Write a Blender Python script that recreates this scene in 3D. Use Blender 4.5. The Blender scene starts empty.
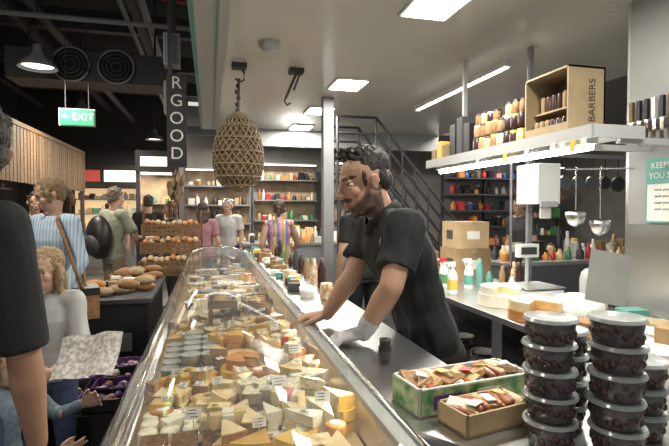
import bpy, math, random
from mathutils import Vector, Matrix, noise, Euler
random.seed(7)
S=bpy.context.scene
R=random.uniform
# ---------------------------------------------------------------- materials
def _new(name):
    m=bpy.data.materials.new(name); m.use_nodes=True
    nt=m.node_tree; b=nt.nodes['Principled BSDF']; return m,nt,b
def mat(name,c,rough=.5,metal=0.,emit=0.,var=0.,scale=15.,c2=None,bump=0.,bscale=60.,trans=0.,vcol=False,stretch=None,coat=0.):
    m,nt,b=_new(name)
    b.inputs['Base Color'].default_value=(*c,1); b.inputs['Roughness'].default_value=rough
    b.inputs['Metallic'].default_value=metal
    if coat: b.inputs['Coat Weight'].default_value=coat; b.inputs['Coat Roughness'].default_value=.12
    if trans: b.inputs['Transmission Weight'].default_value=trans
    if emit:
        b.inputs['Emission Color'].default_value=(*c,1); b.inputs['Emission Strength'].default_value=emit
    tc=None
    def coords():
        nonlocal tc
        if tc is None:
            t=nt.nodes.new('ShaderNodeTexCoord'); mp=nt.nodes.new('ShaderNodeMapping')
            if stretch: mp.inputs['Scale'].default_value=stretch
            nt.links.new(t.outputs['Object'],mp.inputs['Vector']); tc=mp.outputs['Vector']
        return tc
    if c2 is not None or var:
        if c2 is None: c2=tuple(max(0,x*(1-var)) for x in c)
        n=nt.nodes.new('ShaderNodeTexNoise'); n.inputs['Scale'].default_value=scale; n.inputs['Detail'].default_value=5
        nt.links.new(coords(),n.inputs['Vector'])
        r=nt.nodes.new('ShaderNodeValToRGB'); r.color_ramp.elements[0].position=.38; r.color_ramp.elements[1].position=.62
        r.color_ramp.elements[0].color=(*c,1); r.color_ramp.elements[1].color=(*c2,1)
        nt.links.new(n.outputs['Fac'],r.inputs['Fac']); nt.links.new(r.outputs['Color'],b.inputs['Base Color'])
        if emit: nt.links.new(r.outputs['Color'],b.inputs['Emission Color'])
    if vcol:
        a=nt.nodes.new('ShaderNodeVertexColor'); a.layer_name='Col'; nt.links.new(a.outputs['Color'],b.inputs['Base Color'])
        b.inputs['Subsurface Weight'].default_value=.05; b.inputs['Subsurface Radius'].default_value=(.012,.005,.003)
    if bump:
        n=nt.nodes.new('ShaderNodeTexNoise'); n.inputs['Scale'].default_value=bscale; n.inputs['Detail'].default_value=3
        nt.links.new(coords(),n.inputs['Vector'])
        bp=nt.nodes.new('ShaderNodeBump'); bp.inputs['Strength'].default_value=bump; bp.inputs['Distance'].default_value=.01
        nt.links.new(n.outputs['Fac'],bp.inputs['Height']); nt.links.new(bp.outputs['Normal'],b.inputs['Normal'])
    return m
def stripes(name,cols,axis='X',scale=20.,rough=.8,hard=True):
    m,nt,b=_new(name); b.inputs['Roughness'].default_value=rough
    t=nt.nodes.new('ShaderNodeTexCoord'); w=nt.nodes.new('ShaderNodeSeparateXYZ'); nt.links.new(t.outputs['Object'],w.inputs[0])
    mu=nt.nodes.new('ShaderNodeMath'); mu.operation='MULTIPLY'; mu.inputs[1].default_value=scale
    nt.links.new(w.outputs[axis],mu.inputs[0])
    fr=nt.nodes.new('ShaderNodeMath'); fr.operation='FRACT'; nt.links.new(mu.outputs[0],fr.inputs[0])
    r=nt.nodes.new('ShaderNodeValToRGB'); e=r.color_ramp.elements
    r.color_ramp.interpolation='CONSTANT' if hard else 'LINEAR'
    n=len(cols); e[0].position=0; e[0].color=(*cols[0],1); e[1].position=1./n; e[1].color=(*cols[1],1)
    for i in range(2,n):
        x=e.new(i/n); x.color=(*cols[i],1)
    nt.links.new(fr.outputs[0],r.inputs['Fac']); nt.links.new(r.outputs['Color'],b.inputs['Base Color'])
    return m
def glassmat(name,tint=(1,1,1),gloss=.04,rough=.02,base=0.,hi=.9):
    m=bpy.data.materials.new(name); m.use_nodes=True; nt=m.node_tree; nt.nodes.clear()
    o=nt.nodes.new('ShaderNodeOutputMaterial'); mx=nt.nodes.new('ShaderNodeMixShader'); tr=nt.nodes.new('ShaderNodeBsdfTransparent')
    gl=nt.nodes.new('ShaderNodeBsdfGlossy'); fr=nt.nodes.new('ShaderNodeLayerWeight'); fr.inputs['Blend'].default_value=.25
    tr.inputs['Color'].default_value=(*tint,1); gl.inputs['Roughness'].default_value=rough
    mr=nt.nodes.new('ShaderNodeMapRange'); mr.inputs['To Min'].default_value=gloss; mr.inputs['To Max'].default_value=hi
    nt.links.new(fr.outputs['Fresnel'],mr.inputs['Value']); nt.links.new(mr.outputs['Result'],mx.inputs['Fac'])
    nt.links.new(tr.outputs[0],mx.inputs[1]); nt.links.new(gl.outputs[0],mx.inputs[2])
    if base:
        df=nt.nodes.new('ShaderNodeBsdfDiffuse'); df.inputs['Color'].default_value=(.7,.74,.74,1)
        m2=nt.nodes.new('ShaderNodeMixShader'); m2.inputs['Fac'].default_value=base
        nt.links.new(mx.outputs[0],m2.inputs[1]); nt.links.new(df.outputs[0],m2.inputs[2]); nt.links.new(m2.outputs[0],o.inputs[0])
    else: nt.links.new(mx.outputs[0],o.inputs[0])
    return m
M={}
def C(name,*a,**k):
    M[name]=mat(name,*a,**k); return M[name]
C('steel',(.56,.57,.57),.30,.95,bump=.05,bscale=30,stretch=(1,12,1))
C('steel_dark',(.2,.21,.22),.38,.8)
C('chrome',(.75,.75,.75),.14,1.)
C('black',(.012,.012,.014),.45)
C('blackmatte',(.010,.010,.011),.85)
C('darkgrey',(.038,.038,.042),.6)
C('grey',(.19,.20,.21),.5)
C('midgrey',(.27,.275,.27),.45,var=.1,scale=3)
C('lgrey',(.40,.41,.41),.45)
C('white',(.64,.64,.61),.5)
C('whitegloss',(.68,.69,.69),.25)
C('paper',(.68,.67,.63),.8,var=.1)
C('card',(.30,.20,.10),.8,var=.2,scale=8)
C('cardlight',(.42,.30,.165),.8,var=.15,scale=8)
C('kraft',(.34,.26,.15),.75,var=.15,scale=10)
C('wood',(.18,.10,.045),.6,c2=(.11,.06,.025),scale=6,stretch=(1,8,8))
C('woodlight',(.20,.135,.075),.6,c2=(.14,.09,.045),scale=6,stretch=(8,1,8))
C('wicker',(.24,.135,.06),.7,var=.45,scale=60,bump=.5,bscale=120)
C('rope',(.26,.20,.13),.85,var=.4,scale=50)
C('red',(.40,.03,.03),.45); C('blue',(.04,.12,.4),.45); C('green',(.06,.22,.08),.5); C('yellow',(.62,.45,.08),.5)
C('orange',(.55,.22,.05),.5); C('purple',(.12,.05,.2),.5); C('teal',(.09,.29,.25),.45); C('pink',(.5,.22,.26),.5)
C('cream',(.68,.49,.23),.42,var=.2,scale=25,coat=.5); C('cream2',(.74,.60,.34),.42,var=.14,scale=25,coat=.5)
C('cheddar',(.68,.35,.06),.4,var=.18,scale=25,coat=.5); C('brie',(.76,.72,.58),.6,var=.1,scale=40,coat=.4)
C('rind',(.30,.155,.06),.7,var=.4,scale=40); C('rindorange',(.50,.20,.045),.6,var=.35,scale=40); C('rindgrey',(.25,.21,.16),.8,var=.4,scale=50); C('rindyellow',(.70,.44,.06),.5,var=.2)
C('blue_cheese',(.72,.66,.45),.5,c2=(.34,.34,.28),scale=70,coat=.4)
C('wrap_label',(.74,.64,.42),.35,c2=(.5,.28,.10),scale=38,coat=.8)
C('cracker',(.36,.18,.07),.7,var=.45,scale=80,bump=.3)
C('olive',(.026,.011,.012),.3,c2=(.06,.026,.022),scale=45)
C('sausage',(.28,.085,.045),.35,c2=(.42,.18,.10),scale=60,coat=.6)
C('plastic_label',(.68,.60,.44),.4,c2=(.46,.20,.08),scale=45,coat=.5)
C('skinink',(.04,.035,.035),.6)
C('floor',(.10,.095,.09),.35,var=.3,scale=3,bump=.05)
C('ceilwhite',(.60,.59,.54),.22,var=.05,scale=1.5)
C('wallgrey',(.32,.31,.29),.5,var=.15,scale=3)
C('denim',(.04,.06,.12),.85,var=.3,scale=40)
C('shirtblack',(.005,.0065,.008),.85,bump=.25,bscale=30)
C('eyewhite',(.5,.47,.43),.25); C('iris',(.03,.018,.01),.12)
C('ledgreen',(.015,.36,.10),.4,emit=.35)
C('lamp',(1,.98,.93),.5,emit=14); C('lampwarm',(1,.8,.5),.5,emit=4); C('lampsoft',(1,.95,.86),.5,emit=2.5)
C('signglow',(.8,.55,.3),.5,emit=.6); C('signwhite',(.9,.88,.82),.5,emit=.8); C('signred',(.5,.07,.06),.5,emit=.25); C('signpink',(.6,.2,.3),.5,emit=.35)
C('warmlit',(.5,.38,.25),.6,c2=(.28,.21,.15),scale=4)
M['glass']=glassmat('glass',(.95,.97,.95),.045,.03,.05,.8)
M['plastic']=glassmat('plastic',(.86,.87,.87),.06,.15,.05)
M['lid']=glassmat('lid',(.7,.72,.72),.1,.18,.36)
M['grapebox']=mat('grapebox',(.05,.2,.05),.5,c2=(.40,.45,.26),scale=28)
C('glove',(.60,.62,.63),.35,trans=.35)
# ---------------------------------------------------------------- mesh builder
def frame(t,up=Vector((0,0,1))):
    t=t.normalized()
    if abs(t.dot(up))>.97: up=Vector((1,0,0))
    a=up.cross(t).normalized(); b=t.cross(a).normalized(); return a,b
class MB:
    def __init__(s): s.v=[];s.f=[];s.m=[];s.sm=[];s.mats=[]
    def mi(s,m):
        m=M[m] if isinstance(m,str) else m
        if m not in s.mats: s.mats.append(m)
        return s.mats.index(m)
    def add(s,vs,fs,m,smooth=False,X=None):
        o=len(s.v); k=s.mi(m)
        for p in vs:
            p=Vector(p); s.v.append(X@p if X is not None else p)
        for f in fs: s.f.append([o+i for i in f]); s.m.append(k); s.sm.append(smooth)
    def box(s,c,d,m,rz=0,X=None,rx=0,ry=0):
        x,y,z=d[0]/2,d[1]/2,d[2]/2
        vs=[(-x,-y,-z),(x,-y,-z),(x,y,-z),(-x,y,-z),(-x,-y,z),(x,-y,z),(x,y,z),(-x,y,z)]
        T=Matrix.Translation(c)@Euler((rx,ry,rz)).to_matrix().to_4x4()
        if X is not None: T=X@T
        s.add(vs,[(0,3,2,1),(4,5,6,7),(0,1,5,4),(1,2,6,5),(2,3,7,6),(3,0,4,7)],m,False,T)
    def b2(s,lo,hi,m): s.box([(a+b)/2 for a,b in zip(lo,hi)],[b-a for a,b in zip(lo,hi)],m)
    def rings(s,rs,m,smooth=True,cap=True,closed=True):
        n=len(rs[0]); vs=[p for r in rs for p in r]; fs=[]
        for i in range(len(rs)-1):
            for j in range(n if closed else n-1):
                k=(j+1)%n; fs.append((i*n+j,i*n+k,(i+1)*n+k,(i+1)*n+j))
        s.add(vs,fs,m,smooth)
        if cap:
            s.add(rs[0],[tuple(range(n))[::-1]],m); s.add(rs[-1],[tuple(range(n))],m)
    def cyl(s,p0,p1,r0,r1=None,m='steel',n=14,smooth=True,cap=True):
        if r1 is None: r1=r0
        p0=Vector(p0);p1=Vector(p1);a,b=frame(p1-p0)
        rs=[[p+(a*math.cos(2*math.pi*i/n)+b*math.sin(2*math.pi*i/n))*r for i in range(n)] for p,r in ((p0,r0),(p1,r1))]
        s.rings(rs,m,smooth,cap)
    def lathe(s,c,prof,m,n=20,smooth=True,X=None,cap=True):
        c=Vector(c); rs=[]
        for r,z in prof:
            q=[Vector((r*math.cos(2*math.pi*i/n),r*math.sin(2*math.pi*i/n),z)) for i in range(n)]
            rs.append([(X@p if X is not None else p)+c for p in q])
        s.rings(rs,m,smooth,cap)
    def ell(s,c,r,m,n=16,k=10,X=None):
        c=Vector(c); vs=[];fs=[]
        if not hasattr(r,'__len__'): r=(r,r,r)
        for i in range(k+1):
            th=math.pi*i/k
            for j in range(n):
                ph=2*math.pi*j/n; vs.append(c+Vector((r[0]*math.sin(th)*math.cos(ph),r[1]*math.sin(th)*math.sin(ph),r[2]*math.cos(th))))
        for i in range(k):
            for j in range(n):
                q=(j+1)%n; fs.append((i*n+j,(i+1)*n+j,(i+1)*n+q,i*n+q))
        s.add(vs,fs,m,True,X)
    def chain(s,pts,rad,m,n=14):
        pts=[Vector(p) for p in pts]
        for p,r in zip(pts,rad): s.ell(p,r,m,n,8)
        for i in range(len(pts)-1):
            if (pts[i+1]-pts[i]).length>1e-5: s.cyl(pts[i],pts[i+1],rad[i],rad[i+1],m,n)
    def tube(s,pts,r,m,n=8):
        pts=[Vector(p) for p in pts]; rs=[]
        for i,p in enumerate(pts):
            t=(pts[min(i+1,len(pts)-1)]-pts[max(i-1,0)])
            a,b=frame(t); rs.append([p+(a*math.cos(2*math.pi*j/n)+b*math.sin(2*math.pi*j/n))*r for j in range(n)])
        s.rings(rs,m)
    def prism(s,poly,z0,z1,m,X=None,mside=None):
        n=len(poly); vs=[(p[0],p[1],z0) for p in poly]+[(p[0],p[1],z1) for p in poly]
        s.add(vs,[tuple(range(n))[::-1],tuple(range(n,2*n))],m,False,X)
        s.add(vs,[(i,(i+1)%n,n+(i+1)%n,n+i) for i in range(n)],mside or m,False,X)
    def obj(s,name,parent=None,bevel=0.):
        me=bpy.data.meshes.new(name); off=Vector((0,0,0))
        if parent is None and s.v:
            lo=Vector([min(p[i] for p in s.v) for i in range(3)]); hi=Vector([max(p[i] for p in s.v) for i in range(3)]); off=(lo+hi)/2
        me.from_pydata([p-off for p in s.v],[],s.f)
        for m in s.mats: me.materials.append(m)
        me.polygons.foreach_set('material_index',s.m); me.polygons.foreach_set('use_smooth',s.sm); me.update()
        ob=bpy.data.objects.new(name,me); ob.location=off; S.collection.objects.link(ob)
        if parent is not None: attach(ob,parent)
        if bevel:
            b=ob.modifiers.new('bevel','BEVEL'); b.width=bevel; b.segments=2; b.limit_method='ANGLE'; b.angle_limit=.7
        return ob
def attach(ob,p):
    ob.parent=p; ob.matrix_parent_inverse=Matrix.Translation(-p.location)
def group(name,loc=(0,0,0)):
    e=bpy.data.objects.new(name,None); e.location=loc; e.empty_display_size=.1; S.collection.objects.link(e); return e
def text(s,size,loc,rot,m,parent,name='lettering'):
    cu=bpy.data.curves.new(name,'FONT'); cu.body=s; cu.size=size; cu.align_x='CENTER'; cu.align_y='CENTER'; cu.extrude=.0006
    cu.materials.append(M[m]); o=bpy.data.objects.new(name,cu); S.collection.objects.link(o)
    o.location=loc; o.rotation_euler=rot; attach(o,parent); return o
def area(name,loc,sx,sy,w,parent,col=(1,.94,.83),rot=(0,0,0)):
    l=bpy.data.lights.new(name,'AREA'); l.shape='RECTANGLE'; l.size=sx; l.size_y=sy; l.energy=w; l.color=col
    o=bpy.data.objects.new(name,l); o.location=loc; o.rotation_euler=rot; S.collection.objects.link(o); attach(o,parent)
    return o
def organic(mb,name,m,parent,voxel=.006,it=4,disp=None,paint=None):
    mb.mats=[];
    ob=mb.obj(name,parent); me=ob.data; me.materials.clear(); me.materials.append(m)
    me.polygons.foreach_set('material_index',[0]*len(me.polygons))
    r=ob.modifiers.new('r','REMESH'); r.mode='VOXEL'; r.voxel_size=voxel; r.use_smooth_shade=True
    if it:
        sm=ob.modifiers.new('s','SMOOTH'); sm.factor=.5; sm.iterations=it
    dg=bpy.context.evaluated_depsgraph_get(); dg.update()
    nm=bpy.data.meshes.new_from_object(ob.evaluated_get(dg)); ob.modifiers.clear(); ob.data=nm
    if disp:
        amp,sc=disp; nn=[v.normal.copy() for v in nm.vertices]
        for v,n_ in zip(nm.vertices,nn):
            v.co+=n_*amp*(noise.noise(Vector((v.co.x*sc,v.co.y*sc,v.co.z*sc*.6)))*2+noise.noise(Vector((v.co.x*sc*2.7+9,v.co.y*sc*2.7,v.co.z*sc*1.5)))*.8)
    if paint:
        ca=nm.color_attributes.new('Col','FLOAT_COLOR','POINT'); buf=[]
        for v in nm.vertices: buf+=list(paint(v.co))+[1.]
        ca.data.foreach_set('color',buf)
    if not nm.materials: nm.materials.append(m)
    nm.polygons.foreach_set('use_smooth',[True]*len(nm.polygons)); nm.update()
    return ob
# ---------------------------------------------------------------- people
SKIN=mat('skin',(.6,.4,.3),.5,vcol=True)
def hand(mb,w,d,back,thumb,curl=.35,sc=1.,spread=1.,fat=0.):
    d=Vector(d).normalized(); z=(Vector(back)-d*Vector(back).dot(d)).normalized(); y=z.cross(d)*thumb
    w=Vector(w)
    P=lambda x,a,b: w+(d*x+y*a+z*b)*sc
    def ring(x,hw,ht): return [P(x,0,0)+(y*math.cos(q)*hw+z*math.sin(q)*ht)*sc for q in [2*math.pi*i/14 for i in range(14)]]
    f=fat
    mb.rings([ring(-.02,.024+f,.019+f),ring(.01,.027+f,.019+f),ring(.045,.04+f,.018+f),ring(.08,.042+f,.015+f),ring(.095,.036+f,.011+f)],'white')
    for a,L,an in ((.031,.070,.16),(.0105,.078,.04),(-.0105,.073,-.08),(-.031,.057,-.22)):
        an*=spread; p=P(.084,a,0); pts=[p-(d*.02)*sc,p]; rad=[(.0095+f)*sc]*2; ang=0
        for i,fr in enumerate((.45,.3,.25)):
            ang+=curl*(1,.9,.6)[i]
            v=(d*math.cos(an)+y*math.sin(an))*math.cos(ang)-z*math.sin(ang)
            p=p+v*L*fr*sc; pts.append(p); rad.append(((.0088,.008,.007)[i]+f)*sc)
        mb.chain(pts,rad,'white',10)
    mb.chain([P(.02,.02,-.004),P(.048,.046,-.010),P(.075,.058,-.014),P(.095,.06,-.02)],[(.015+f)*sc,(.0125+f)*sc,(.0105+f)*sc,(.0085+f)*sc],'white',10)
def headM(c,fwd,up=(0,0,1),sc=1.):
    f=Vector(fwd).normalized(); u=Vector(up); u=(u-f*u.dot(f)).normalized(); l=u.cross(f)
    m=Matrix((( f.x,l.x,u.x,c[0]),(f.y,l.y,u.y,c[1]),(f.z,l.z,u.z,c[2]),(0,0,0,1)))
    return m@Matrix.Diagonal((sc,sc,sc,1))
def head_geo(mb,X):
    e=lambda c,r: mb.ell(c,r,'white',18,12,X)
    e((-.012,0,.035),(.095,.075,.085)); e((.026,0,-.038),(.062,.056,.080)); e((.066,0,-.106),(.020,.022,.016))
    e((.02,0,-.078),(.055,.05,.036))
    e((.078,0,.03),(.013,.043,.009))
    for s in (-1,1):
        e((.056,s*.034,-.022),(.026,.022,.022)); e((-.006,s*.077,-.004),(.014,.007,.027)); e((-.014,s*.083,.006),(.011,.005,.018))
        e((.096,s*.0115,-.031),(.011,.0075,.007)); e((.072,s*.031,.0165),(.012,.016,.0045)); e((.072,s*.031,-.0035),(.011,.015,.0035))
    for t in [i/5 for i in range(6)]:
        e((.086+.024*t,0,.018-.044*t),(.010+.003*t,.0065+.004*t,.009))
    e((.087,0,-.062),(.010,.023,.0055)); e((.085,0,-.073),(.010,.020,.0065)); e((.078,0,-.05),(.014,.026,.012))
def paintfn(X,skin,hairc,stubble=0.,brow=1.):
    I=X.inverted(); sk=Vector(skin); hc=Vector(hairc); lip=Vector((skin[0]*.8,skin[1]*.5,skin[2]*.5))
    def f(co):
        p=I@co; c=sk.copy()
        if abs(p.x)<.16 and abs(p.y)<.12 and -.14<p.z<.14:
            if stubble and p.z<-.02 and not (abs(p.y)>.066 and p.z>-.04):
                jl=-.030-.05*max(0,(p.x-.03))/.06 if abs(p.y)>.02 else -.045
                jaw=min(1,max(0,(jl-p.z)/.016+.2))
                if p.x>.075 and abs(p.y)<.03 and -.056<p.z<-.040: jaw=1
                if p.x>-.035 and not (p.z<-.128): c=c.lerp(hc,stubble*jaw)
            if p.x>.03:
                q=((p.y)/.024)**2+((p.z+.067)/.010)**2
                if q<1.2 and p.x>.078: c=lip
                else:
                    q=((abs(p.y)-.033)/.020)**2+((p.z-.031)/.0065)**2
                    if q<1.2 and p.x>.05: c=c.lerp(hc,.9*brow)
            if abs(p.y)>.028 and p.x>.05 and -.032<p.z<-.01: c=c.lerp(Vector((skin[0],skin[1]*.75,skin[2]*.72)),.35)
        n_=noise.noise(co*30)*.06
        return (c.x*(1+n_),c.y*(1+n_),c.z*(1+n_))
    return f
def hair_geo(mb,X,style):
    e=lambda c,r: mb.ell(c,r,'white',14,9,X)
    rnd=random.Random(3)
    if style=='curly':
        e((-.026,0,.056),(.090,.0775,.073)); e((-.062,0,.0),(.046,.062,.052))
        for s in (-1,1): e((.024,s*.066,.018),(.009,.007,.030)); e((-.045,s*.060,.012),(.028,.016,.035))
        for i in range(240):
            th=rnd.uniform(0,2*math.pi); ph=rnd.uniform(0,1.25)
            p=(-.022+.090*math.sin(ph)*math.cos(th),.070*math.sin(ph)*math.sin(th),.052+.078*math.cos(ph))
            if p[0]>.05 and p[2]<.09: continue
            e(p,rnd.uniform(.005,.0085))
        for i in range(90): e((rnd.uniform(-.01,.076),rnd.uniform(-.042,.042),rnd.uniform(.105,.134)),rnd.uniform(.005,.0085))
    elif style=='short':
        e((-.022,0,.042),(.094,.08,.088)); e((-.05,0,-.01),(.056,.07,.06))
        for i in range(40):
            th=rnd.uniform(0,2*math.pi); ph=rnd.uniform(0,1.3)
            e((-.02+.092*math.sin(ph)*math.cos(th),.078*math.sin(ph)*math.sin(th),.045+.087*math.cos(ph)),.013)
    elif style=='long':
        e((-.022,0,.042),(.097,.083,.09)); e((-.045,0,-.05),(.06,.085,.1)); e((-.06,0,-.14),(.045,.08,.1))
        for s in (-1,1): e((.015,s*.075,-.04),(.03,.02,.09))
    elif style=='bun':
        e((-.022,0,.042),(.097,.083,.09)); e((-.05,0,-.01),(.056,.072,.06)); e((-.115,0,.0),(.032,.03,.03)); e((-.13,0,-.06),(.022,.026,.06))
        for s in (-1,1): e((.03,s*.07,.0),(.022,.014,.05))
def person(name,loc,yaw,h=1.7,top=None,bottom=None,skin=(.44,.27,.19),hairc=(.03,.02,.015),hair='short',J=None,sleeve='short',
           hd=None,stubble=0,voxel=.009,female=False,hands=True,hdir=None,curl=(.35,.35),glove=None,skirt=False,headscale=1.,collar=False,wide=1.,dispamp=.004,sl=.72):
    G=group(name,loc); k=h/1.7; cy,sy=math.cos(yaw),math.sin(yaw); L=Vector(loc)
    def T(p): return L+Vector((p[0]*cy-p[1]*sy,p[0]*sy+p[1]*cy,p[2]))
    def D(v): return Vector((v[0]*cy-v[1]*sy,v[0]*sy+v[1]*cy,v[2]))
    j=dict(pelvis=(0,0,.93),waist=(0,0,1.08),chest=(.01,0,1.27),neck=(0,0,1.44),head=(.03,0,1.585),
        shL=(0,.175,1.395),shR=(0,-.175,1.395),elL=(-.02,.225,1.12),elR=(-.02,-.225,1.12),wrL=(.06,.235,.88),wrR=(.06,-.235,.88),
        hipL=(0,.088,.9),hipR=(0,-.088,.9),knL=(.02,.095,.49),knR=(.02,-.095,.49),anL=(-.02,.1,.09),anR=(-.02,-.1,.09))
    if female: j['shL']=(0,.155,1.39); j['shR']=(0,-.155,1.39)
    j={a:tuple(q*k for q in b) for a,b in j.items()}
    if J: j.update(J)
    W={a:T(b) for a,b in j.items()}
    side=D((0,1,0)).normalized(); w=k*wide
    def ring(c,hw,dp,s=side,t=None,n=20):
        f=s.cross(t).normalized() if t is not None else D((1,0,0))
        return [c+s*hw*math.cos(q)+f*dp*math.sin(q) for q in [2*math.pi*i/n for i in range(n)]]
    mb=MB(); pv,wa,ch,ne=W['pelvis'],W['waist'],W['chest'],W['neck']; shm=(W['shL']+W['shR'])/2
    sidesh=(W['shL']-W['shR']).normalized(); hw=(W['shL']-W['shR']).length/2
    fem=.92 if female else 1
    rs=[ring(pv-(wa-pv)*.35,.165*w,.118*w,side,wa-pv),ring(pv,.165*w,.12*w,side,wa-pv),ring(wa,.142*w*fem,.105*w,side,ch-pv),
        ring(wa.lerp(ch,.5),.15*w*fem,.112*w,sidesh,ch-wa),ring(ch,.168*w*fem,.122*w,sidesh,ne-wa),ring(ch.lerp(shm,.6),hw*.98,.11*w,sidesh,ne-ch),
        ring(shm+(ne-shm)*.25,hw*.92,.082*w,sidesh,ne-ch),ring(shm.lerp(ne,.75),hw*.5,.068*w,sidesh,ne-ch),ring(ne,.062*w,.06*w,sidesh,ne-ch)]
    mb.rings(rs,'white')
    for s in 'LR':
        a,b,c=W['sh'+s],W['el'+s],W['wr'+s]
        if sleeve=='short':
            mb.chain([shm.lerp(a,.6),a,a.lerp(b,.4)],[.07*w,.066*w,.062*w],'white'); mb.cyl(a.lerp(b,.4),a.lerp(b,sl),.062*w,.066*w)
        elif sleeve=='long':
            mb.chain([shm.lerp(a,.6),a,a.lerp(b,.5),b,c.lerp(b,.1)],[.07*w,.063*w,.055*w,.05*w,.036*w],'white')
        elif sleeve=='none': mb.chain([shm.lerp(a,.6),a],[.055*w,.052*w],'white')
    if skirt:
        rs=[ring(pv,.165*w,.12*w,side,Vector((0,0,1))),ring(pv-Vector((0,0,.25*k)),.2*w,.16*w,side,Vector((0,0,1))),ring(pv-Vector((0,0,.6*k)),.27*w,.23*w,side,Vector((0,0,1)))]
        mb.rings(rs,'white')
    tob=organic(mb,'top',top,G,max(voxel,.007),5,(dispamp,9.))
    mb=MB(); mb.rings([ring(pv+(wa-pv)*.15,.145*w,.1*w,side,Vector((0,0,1))),ring(pv,.16*w,.112*w,side,Vector((0,0,1))),ring(pv-Vector((0,0,.1*k)),.15*w,.105*w,side,Vector((0,0,1)))],'white')
    for s in 'LR':
        mb.chain([W['hip'+s],W['hip'+s].lerp(W['kn'+s],.5),W['kn'+s],W['kn'+s].lerp(W['an'+s],.4),W['an'+s]],[.088*w,.078*w,.06*w,.057*w,.043*w],'white')
    organic(mb,'trousers',bottom,G,.012,4,(.003,10.))
    mb=MB()
    for s in 'LR':
        a=W['an'+s]; f=D((1,0,0))
        mb.ell((a.x+f.x*.05,a.y+f.y*.05,a.z-.04*k),(.05*k,.05*k,.045*k),'white')
        c=a+f*.1*k; mb.ell((c.x,c.y,a.z-.055*k),(.06*k,.05*k,.03*k),'white'); mb.ell((a.x,a.y,a.z-.05*k),(.045*k,.045*k,.035*k),'white')
    organic(mb,'shoes',M['darkgrey'],G,.012,3)
    fwd=D(hd or (1,0,-.1)); X=headM(W['head'],fwd,(0,0,1),headscale*(k**.35))
    mb=MB(); head_geo(mb,X)
    mb.chain([X@Vector((-.02,0,-.05)),(X@Vector((-.02,0,-.05))).lerp(ne,.6),ne-(ne-ch)*.2],[.056*w*(.88 if female else 1),.054*w*(.88 if female else 1),.06*w],'white')
    gb=MB()
    for i,s in enumerate('LR'):
        a,b,c=W['sh'+s],W['el'+s],W['wr'+s]
        mb.chain([a.lerp(b,.1),a.lerp(b,.55),b,b.lerp(c,.3),c.lerp(b,.25),c],[.045*w,.046*w,.040*w,.042*w,.031*w,.026*w],'white')
        if hands:
            d,bk=(hdir[i] if hdir and hdir[i] else ((c-b).normalized(),side*(1 if s=='L' else -1)))
            if hdir and hdir[i]: d=D(d); bk=D(bk)
            hk=k**.6
            if glove==s:
                hand(gb,c,d,bk,1 if s=='R' else -1,curl[i],hk,1.1,.0022)
                gb.chain([c,c+(b-c).normalized()*.05],[.031,.036],'white')
                hand(mb,c,d,bk,1 if s=='R' else -1,curl[i],hk*.92,1.1)
            else: hand(mb,c,d,bk,1 if s=='R' else -1,curl[i],hk)
    if skirt or sleeve=='none':
        for s in 'LR': mb.chain([W['kn'+s],W['kn'+s].lerp(W['an'+s],.4),W['an'+s]],[.05*w,.052*w,.037*w],'white')
    organic(mb,'skin',SKIN,G,min(voxel,.006),2,None,paintfn(X,skin,hairc,stubble))
    if glove: organic(gb,'glove',M['glove'],G,.0035,1,(.0015,60.))
    if hair:
        mb=MB(); hair_geo(mb,X,hair); organic(mb,'hair',mat('hair',hairc,.6,bump=.8,bscale=120,var=.4,scale=60),G,.0035 if hair=='curly' else .005,1,(.0015 if hair=='curly' else .003,45.))
    mb=MB()
    for s in (-1,1):
        mb.ell((.0655,s*.031,.0065),(.0125,.0125,.0100),'eyewhite',14,10,X); mb.ell((.0745,s*.0308,.0055),(.0045,.0062,.0062),'iris',12,8,X)
    mb.obj('eyes',G)
    if collar:
        cb=MB(); t=(W['head']-ne).normalized(); nn=18; f=sidesh.cross(t).normalized(); rs=[]
        for (dz,rr) in ((-.02,.078),(.012,.072),(.03,.066),(.028,.073),(-.006,.09)):
            rs.append([ne+t*dz+sidesh*rr*math.cos(q)+f*(rr*.95)*math.sin(q)-Vector((0,0,.035))*max(0,math.sin(q))**2 for q in [2*math.pi*i/nn for i in range(nn)]])
        cb.rings(rs,top,True,False); o=cb.obj('collar',G); so=o.modifiers.new('t','SOLIDIFY'); so.thickness=.003
    G['top']=tob.name
    return G
# ================================================================ CAMERA
cam=bpy.data.cameras.new('cam'); cam.lens=26.0; cam.sensor_width=36; co=bpy.data.objects.new('camera',cam); S.collection.objects.link(co)
co.location=(0,0,1.5); co.rotation_euler=(math.radians(90-1.54),0,math.radians(-14.45)); S.camera=co; cam.clip_start=.02
# ================================================================ ROOM
def slab(name,lo,hi,m,bevel=0):
    mb=MB(); mb.b2(lo,hi,m); return mb.obj(name,None,bevel)
slab('floor',(-7,-3,-.1),(8.5,15,0),'floor')
slab('platform_floor',(.74,.2,0),(2.34,6.9,.1),'darkgrey')
slab('ceiling',(.12,-2,2.7),(3.6,7.2,2.78),'ceilwhite')
slab('ceiling_market_hall',(-7,-3,4.7),(8.5,15,4.8),'blackmatte')
mb=MB(); mb.b2((-.1,-2,2.66),(.12,7.2,3.5),'lgrey'); mb.b2((-.115,-2,2.655),(-.085,7.2,2.72),'teal'); mb.b2((.045,-2,2.65),(.06,7.2,2.66),'teal'); mb.obj('trim_fascia')
slab('wall_right',(2.36,-2,0),(2.5,2.3,2.7),'midgrey')
slab('wall_back',(-.6,10.2,0),(8.5,10.3,3.6),'wallgrey')
slab('wall_back_hall',(-7,14.8,0),(-.6,14.9,4.7),'darkgrey')
slab('wall_left',(-5.1,-3,0),(-5,14.8,4.7),'darkgrey')
slab('wall_far_right',(8.4,-3,0),(8.5,10.2,4.7),'wallgrey')
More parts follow.
